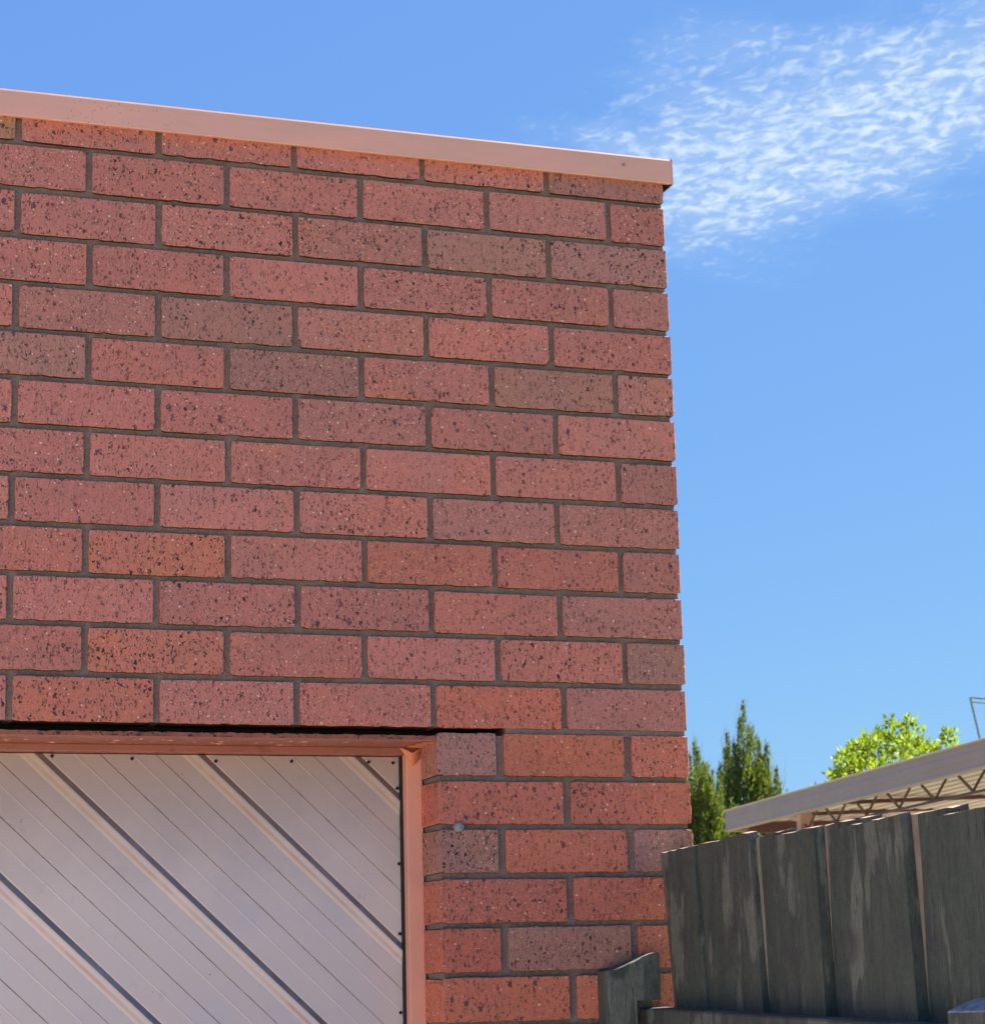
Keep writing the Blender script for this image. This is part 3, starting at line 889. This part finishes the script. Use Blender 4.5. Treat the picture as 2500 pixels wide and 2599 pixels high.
# fascia profile: slightly stepped sheet with a rolled top and a returned lip
fprof = [(.020, 1.372), (-.004, 1.376), (-.010, 1.370), (-.006, 1.358), (0, 1.354), (0, 1.318), (-.003, 1.314), (-.003, 1.272), (0, 1.268), (0, 1.226), (-.006, 1.220), (-.004, 1.208), (.035, 1.205)]
n0 = 0
for t_ in (0, CL):
    for (o_, z) in fprof: fa.v.append(C(t_, o_, z))
P_ = len(fprof)
for j in range(P_ - 1):
    fa.f.append((j, j + P_, j + P_ + 1, j + 1)); fa.m.append(1 if j in (0, 1, 2, 10, 11) else 0)
cl_(link('fascia', fa.me('fascia', [M_TAUPE, M_TAUPE_L]), carport))
fb = MB(); obox(fb, 0, .02, .0, CW, 1.205, 1.370); obox(fb, .02, .06, .03, CW, 1.205, 1.212, 1)
cl_(link('fascia', fb.me('fascia', [M_TAUPE, M_TAUPE_L]), carport))
fc = MB(); obox(fc, CL - .02, CL, .02, CW, 1.205, 1.370)
cl_(link('fascia', fc.me('fascia', [M_TAUPE, M_TAUPE_L]), carport))
dkm = MB()
o_ = .04; pts_ = []
while o_ < CW:
    pts_ += [(o_, 1.285), (o_ + .055, 1.285), (o_ + .072, 1.314), (o_ + .098, 1.314), (o_ + .115, 1.285)]; o_ += .127
for t_ in (.02, CL - .02):
    for (a, z) in pts_: dkm.v.append(C(t_, a, z))
P_ = len(pts_)
for j in range(P_ - 1): dkm.f.append((j, j + 1, j + P_ + 1, j + P_)); dkm.m.append(0)
cl_(link('roof_sheet', dkm.me('roof_sheet', M_DECK), carport))
for t_, z_ in ((1.02, 1.236), (2.20, 1.226)):
    pb = MB(); obox(pb, t_, t_ + .05, .05, CW - .1, z_, z_ + .026)
    pb.v = [(x, y, z + .030 * ((Vector((x, y, 0)) - CP0).dot(CN))) for (x, y, z) in pb.v]
    cl_(link('purlin', pb.me('purlin', M_TRUSS), carport))
def truss(off):
    tb = MB(); obox(tb, 1.2, CL - .1, off - .02, off + .02, 1.258, 1.282); obox(tb, 1.45, CL - .1, off - .010, off + .010, 1.096, 1.112)
    tr = cl_(link('truss', tb.me('truss', M_TRUSS), carport))
    t_ = 1.60; wb = MB()
    while t_ < CL - .4:
        wb.tube(C(t_ - .01, off, 1.106), C(t_ + .280, off, 1.27), .0095, k=6)
        wb.tube(C(t_ + .01, off, 1.106), C(t_ - .280, off, 1.27), .0095, k=6)
        t_ += .587
    link('web', wb.me('web', M_TRUSS), tr)
truss(.12); truss(2.6); truss(4.9)
for (t_, o_) in ((1.50, .13), (6.2, .13), (1.5, 4.9), (6.2, 4.9)):
    pp = MB(); obox(pp, t_ - .045, t_ + .045, o_ - .045, o_ + .045, GZ - .05, 1.2575)
    cl_(link('post', pp.me('post', M_PINKPOST), carport))
# dark bar across the far end of the carport
rs = MB(); obox(rs, .30, .36, .08, CW - .3, 1.175, 1.255)
cl_(link('far_bar', rs.me('far_bar', M_TRUSS), carport))

# ------------------------------------------------------------------ trees
def px_ray(u, v):      # direction through a point of the 1885 x 1960 picture
    k = 2500 / 1885
    return (M @ Vector(((u * k - 1250) / 5730.5, -(v * k - 1299.5) / 5730.5, -1.0))).normalized()
def at(u, v, L): return CAM + px_ray(u, v) * L

def plume(mb, base, tip, r, n, leaf, bend=.25):
    """a flame shaped spray of upright scale foliage"""
    ax = tip - base; L = ax.length; ax.normalize()
    uu = ax.orthogonal().normalized(); vv = ax.cross(uu)
    bd = Vector((random.uniform(-1, 1), random.uniform(-1, 1), 0)) * bend * r
    for _ in range(n):
        t = random.random() ** .8
        rr_ = r * (math.sin(math.pi * min(1, t * .80 + .18)) ** .8) * (1 - t ** 3) + .004
        a = random.uniform(0, 6.283); q_ = rr_ * math.sqrt(random.random())
        c = base + ax * (t * L) + uu * math.cos(a) * q_ + vv * math.sin(a) * q_ + bd * math.sin(t * 3)
        d_ = (ax * 1.0 + (uu * math.cos(a) + vv * math.sin(a)) * random.uniform(.15, .75) + Vector((random.uniform(-.25, .25), random.uniform(-.25, .25), random.uniform(-.1, .2)))).normalized()
        s_ = d_.cross(Vector((random.uniform(-1, 1), random.uniform(-1, 1), random.uniform(-1, 1)))).normalized()
        l = leaf * random.uniform(.6, 1.4) * (1 - .4 * t); w_ = l * .20
        mb.poly([c - s_ * w_, c + d_ * l * .5 - s_ * w_ * .8, c + d_ * l, c + d_ * l * .5 + s_ * w_ * .8])

def conifer(name, L, cu, tipv, halfw_px, label, seed, tips, group):
    random.seed(seed)
    top = at(cu, tipv, L); foot = Vector((top.x, top.y, GZ - .05)); H = top.z - foot.z
    root = empty(name, foot, label, 'tree', group)
    pxm = L * 1.04 / 4321.0
    R_ = halfw_px * pxm
    mb = MB()
    def rad(z):            # crown radius by height (0 foot, 1 top)
        t = (z - foot.z) / H
        return R_ * min(1.0, (1 - t) * 4.6 + .02) if t > .80 else R_ * (1.0 if t > .1 else .5)
    for _ in range(260):
        t = random.uniform(.12, .87) ** .8
        z = foot.z + H * t
        a = random.uniform(0, 6.283); q_ = rad(z + .2) * math.sqrt(random.uniform(.0, 1.0)) * .95
        base = Vector((foot.x + math.cos(a) * q_, foot.y + math.sin(a) * q_, z - .2))
        h = random.uniform(.30, .62)
        tip = base + Vector((math.cos(a) * .06, math.sin(a) * .06, h))
        plume(mb, base, tip, random.uniform(.035, .080), 120, .055)
    for (tu, tv, w_, n) in tips:
        tp = at(tu, tv, L + random.uniform(-.25, .25))
        bs = Vector((tp.x + (foot.x - tp.x) * .25, tp.y + (foot.y - tp.y) * .25, tp.z - .85))
        plume(mb, bs, tp, w_ * pxm * 1.05, int(n * 2.1), .055, .15)
        plume(mb, bs.lerp(tp, .5), tp + Vector((0, 0, .05)), w_ * pxm * .35, 70, .045, .15)
        for _ in range(26):      # wispy leader shoots
            a = random.uniform(0, 6.283); l = random.uniform(.08, .24)
            p = tp + Vector((random.uniform(-.06, .06), random.uniform(-.06, .06), random.uniform(-.30, -.02)))
            d_ = Vector((math.cos(a) * .35, math.sin(a) * .35, 1)).normalized(); s_ = d_.orthogonal().normalized() * .0035
            mb.poly([p - s_, p + d_ * l, p + s_])
    lo = [tuple(Vector(v) - foot) for v in mb.v]; mb.v = lo
    link('crown', mb.me('crown', M_CONIFER), root)
    tk = MB(); tk.tube((0, 0, 0), (0, 0, H * .8), .09, .02, 10)
    link('trunk', tk.me('trunk', M_BARK), root)
    random.seed(seed + 99)

conifer('cypress_tree', 21.0, 1425, 1385, 76, 'taller dark cypress rising beyond the carport between its left end and the brick corner', 5,
        [(1423, 1352, 9, 160), (1416, 1380, 14, 220), (1436, 1395, 12, 200), (1391, 1408, 10, 200), (1388, 1440, 13, 240), (1452, 1420, 12, 200), (1466, 1430, 10, 180), (1470, 1462, 13, 220), (1486, 1475, 10, 180), (1404, 1425, 14, 200), (1492, 1500, 10, 160), (1378, 1470, 12, 200)], 'cypresses beyond the fence')
conifer('cypress_tree', 20.0, 1340, 1450, 50, 'shorter cypress pressed against the sky edge of the brick wall', 8,
        [(1329, 1425, 8, 160), (1334, 1440, 14, 240), (1318, 1450, 13, 200), (1345, 1462, 12, 200), (1352, 1478, 12, 200), (1362, 1490, 12, 160), (1374, 1495, 9, 120)], 'cypresses beyond the fence')

def leafy(L, label, seed):
    random.seed(seed)
    cen = at(1712, 1520, L); foot = Vector((cen.x, cen.y, GZ - .05))
    root = empty('shrubby_tree', foot, label, 'tree')
    pxm = L * 1.04 / 4321.0
    mb = MB(); tw = MB()
    def cluster(c, r, n, leaf):
        for _ in range(n):
            v = Vector((random.gauss(0, 1), random.gauss(0, 1), random.gauss(0, 1))).normalized() * r * random.random() ** .5
            p = c + v
            d_ = (v.normalized() + Vector((0, 0, .6)) + Vector((random.uniform(-.6, .6), random.uniform(-.6, .6), random.uniform(-.4, .6)))).normalized()
            s_ = d_.cross(Vector((random.uniform(-1, 1), random.uniform(-1, 1), random.uniform(-1, 1)))).normalized()
            l = leaf * random.uniform(.6, 1.3); w_ = l * .24
            mb.poly([p, p + d_ * l * .45 - s_ * w_, p + d_ * l, p + d_ * l * .45 + s_ * w_])
    outline = [(1573, 1503), (1595, 1488), (1612, 1466), (1622, 1442), (1640, 1428), (1655, 1416), (1668, 1402), (1690, 1405), (1708, 1392), (1725, 1408), (1745, 1414), (1765, 1424), (1785, 1430), (1805, 1424), (1822, 1434), (1840, 1448)]
    for (u, v) in outline:
        for k in range(6):
            p = at(u + random.uniform(-14, 14), v + random.uniform(0, 30), L + random.uniform(-.5, .5))
            cluster(p, random.uniform(.03, .06), 20, .052)
    for (u, v, n) in ((1700, 1378, 30), (1702, 1386, 26), (1741, 1383, 30), (1744, 1394, 30), (1768, 1401, 22), (1812, 1408, 26), (1809, 1415, 20), (1824, 1406, 10), (1609, 1468, 18), (1593, 1487, 14), (1585, 1480, 8), (1830, 1432, 12), (1715, 1392, 20)):
        cluster(at(u, v, L), .045, n, .052)
    for _ in range(235):
        u = random.uniform(1600, 1850); f_ = (u - 1600) / 250
        vtop = 1470 - 75 * math.sin(math.pi * min(1, f_ * 1.05 + .05)) ** .6
        p = at(u, random.uniform(vtop + 8, 1600), L + random.uniform(-.7, .7))
        cluster(p, random.uniform(.05, .10), 24, .055)
    for _ in range(60):
        u = random.uniform(1620, 1835); p = at(u, random.uniform(1425, 1500), L + random.uniform(-.4, .4))
        b0 = at(1712 + (u - 1712) * .5, 1600, L)
        tw.tube(b0, p, .012, .003, 5, False)
    for m_ in (mb, tw): m_.v = [tuple(Vector(v) - foot) for v in m_.v]
    tw.tube((0, 0, 0), tuple(at(1712, 1590, L) - foot), .11, .06, 10)
    link('crown', mb.me('crown', M_LIME), root)
    link('trunk', tw.me('trunk', M_BARK), root)
leafy(19.0, 'bright yellow green leafy tree showing above the carport roof', 21)

# ------------------------------------------------------------------ television aerial
LA = 24.0
a0 = at(1857, 1337, LA); a1 = at(1873, 1405, LA)
dirn = (a1 - a0); k_ = (a0.z - (GZ - .05)) / -dirn.z
foot = a0 + dirn * k_
ant = empty('tv_antenna', foot, 'thin grey television aerial on a mast above the carport roof', 'antenna')
mm = MB(); mm.tube((0, 0, 0), tuple(a0 - foot), .013, .012, 8)
link('mast', mm.me('mast', M_ALU), ant)
bm_ = MB(); b0 = a0 + Vector((0, 0, .01)); b1 = at(2030, 1350, LA - .3)
bm_.tube(tuple(b0 - foot), tuple(b1 - foot), .010, .010, 8); bm_.tube(tuple(b0 - foot + Vector((0, 0, -.045))), tuple(b1 - foot + Vector((0, 0, -.045))), .008, .008, 6)
boom = link('boom', bm_.me('boom', M_ALU), ant)
for i in range(8):
    c = b0.lerp(b1, i / 8 + .01) - foot
    e = MB(); dv = Vector((.40, .90, .10)) * (.20 + .05 * i); e.tube(tuple(c - dv), tuple(c + dv), .004, .004, 6)
    link('element', e.me('element', M_ALU), boom)
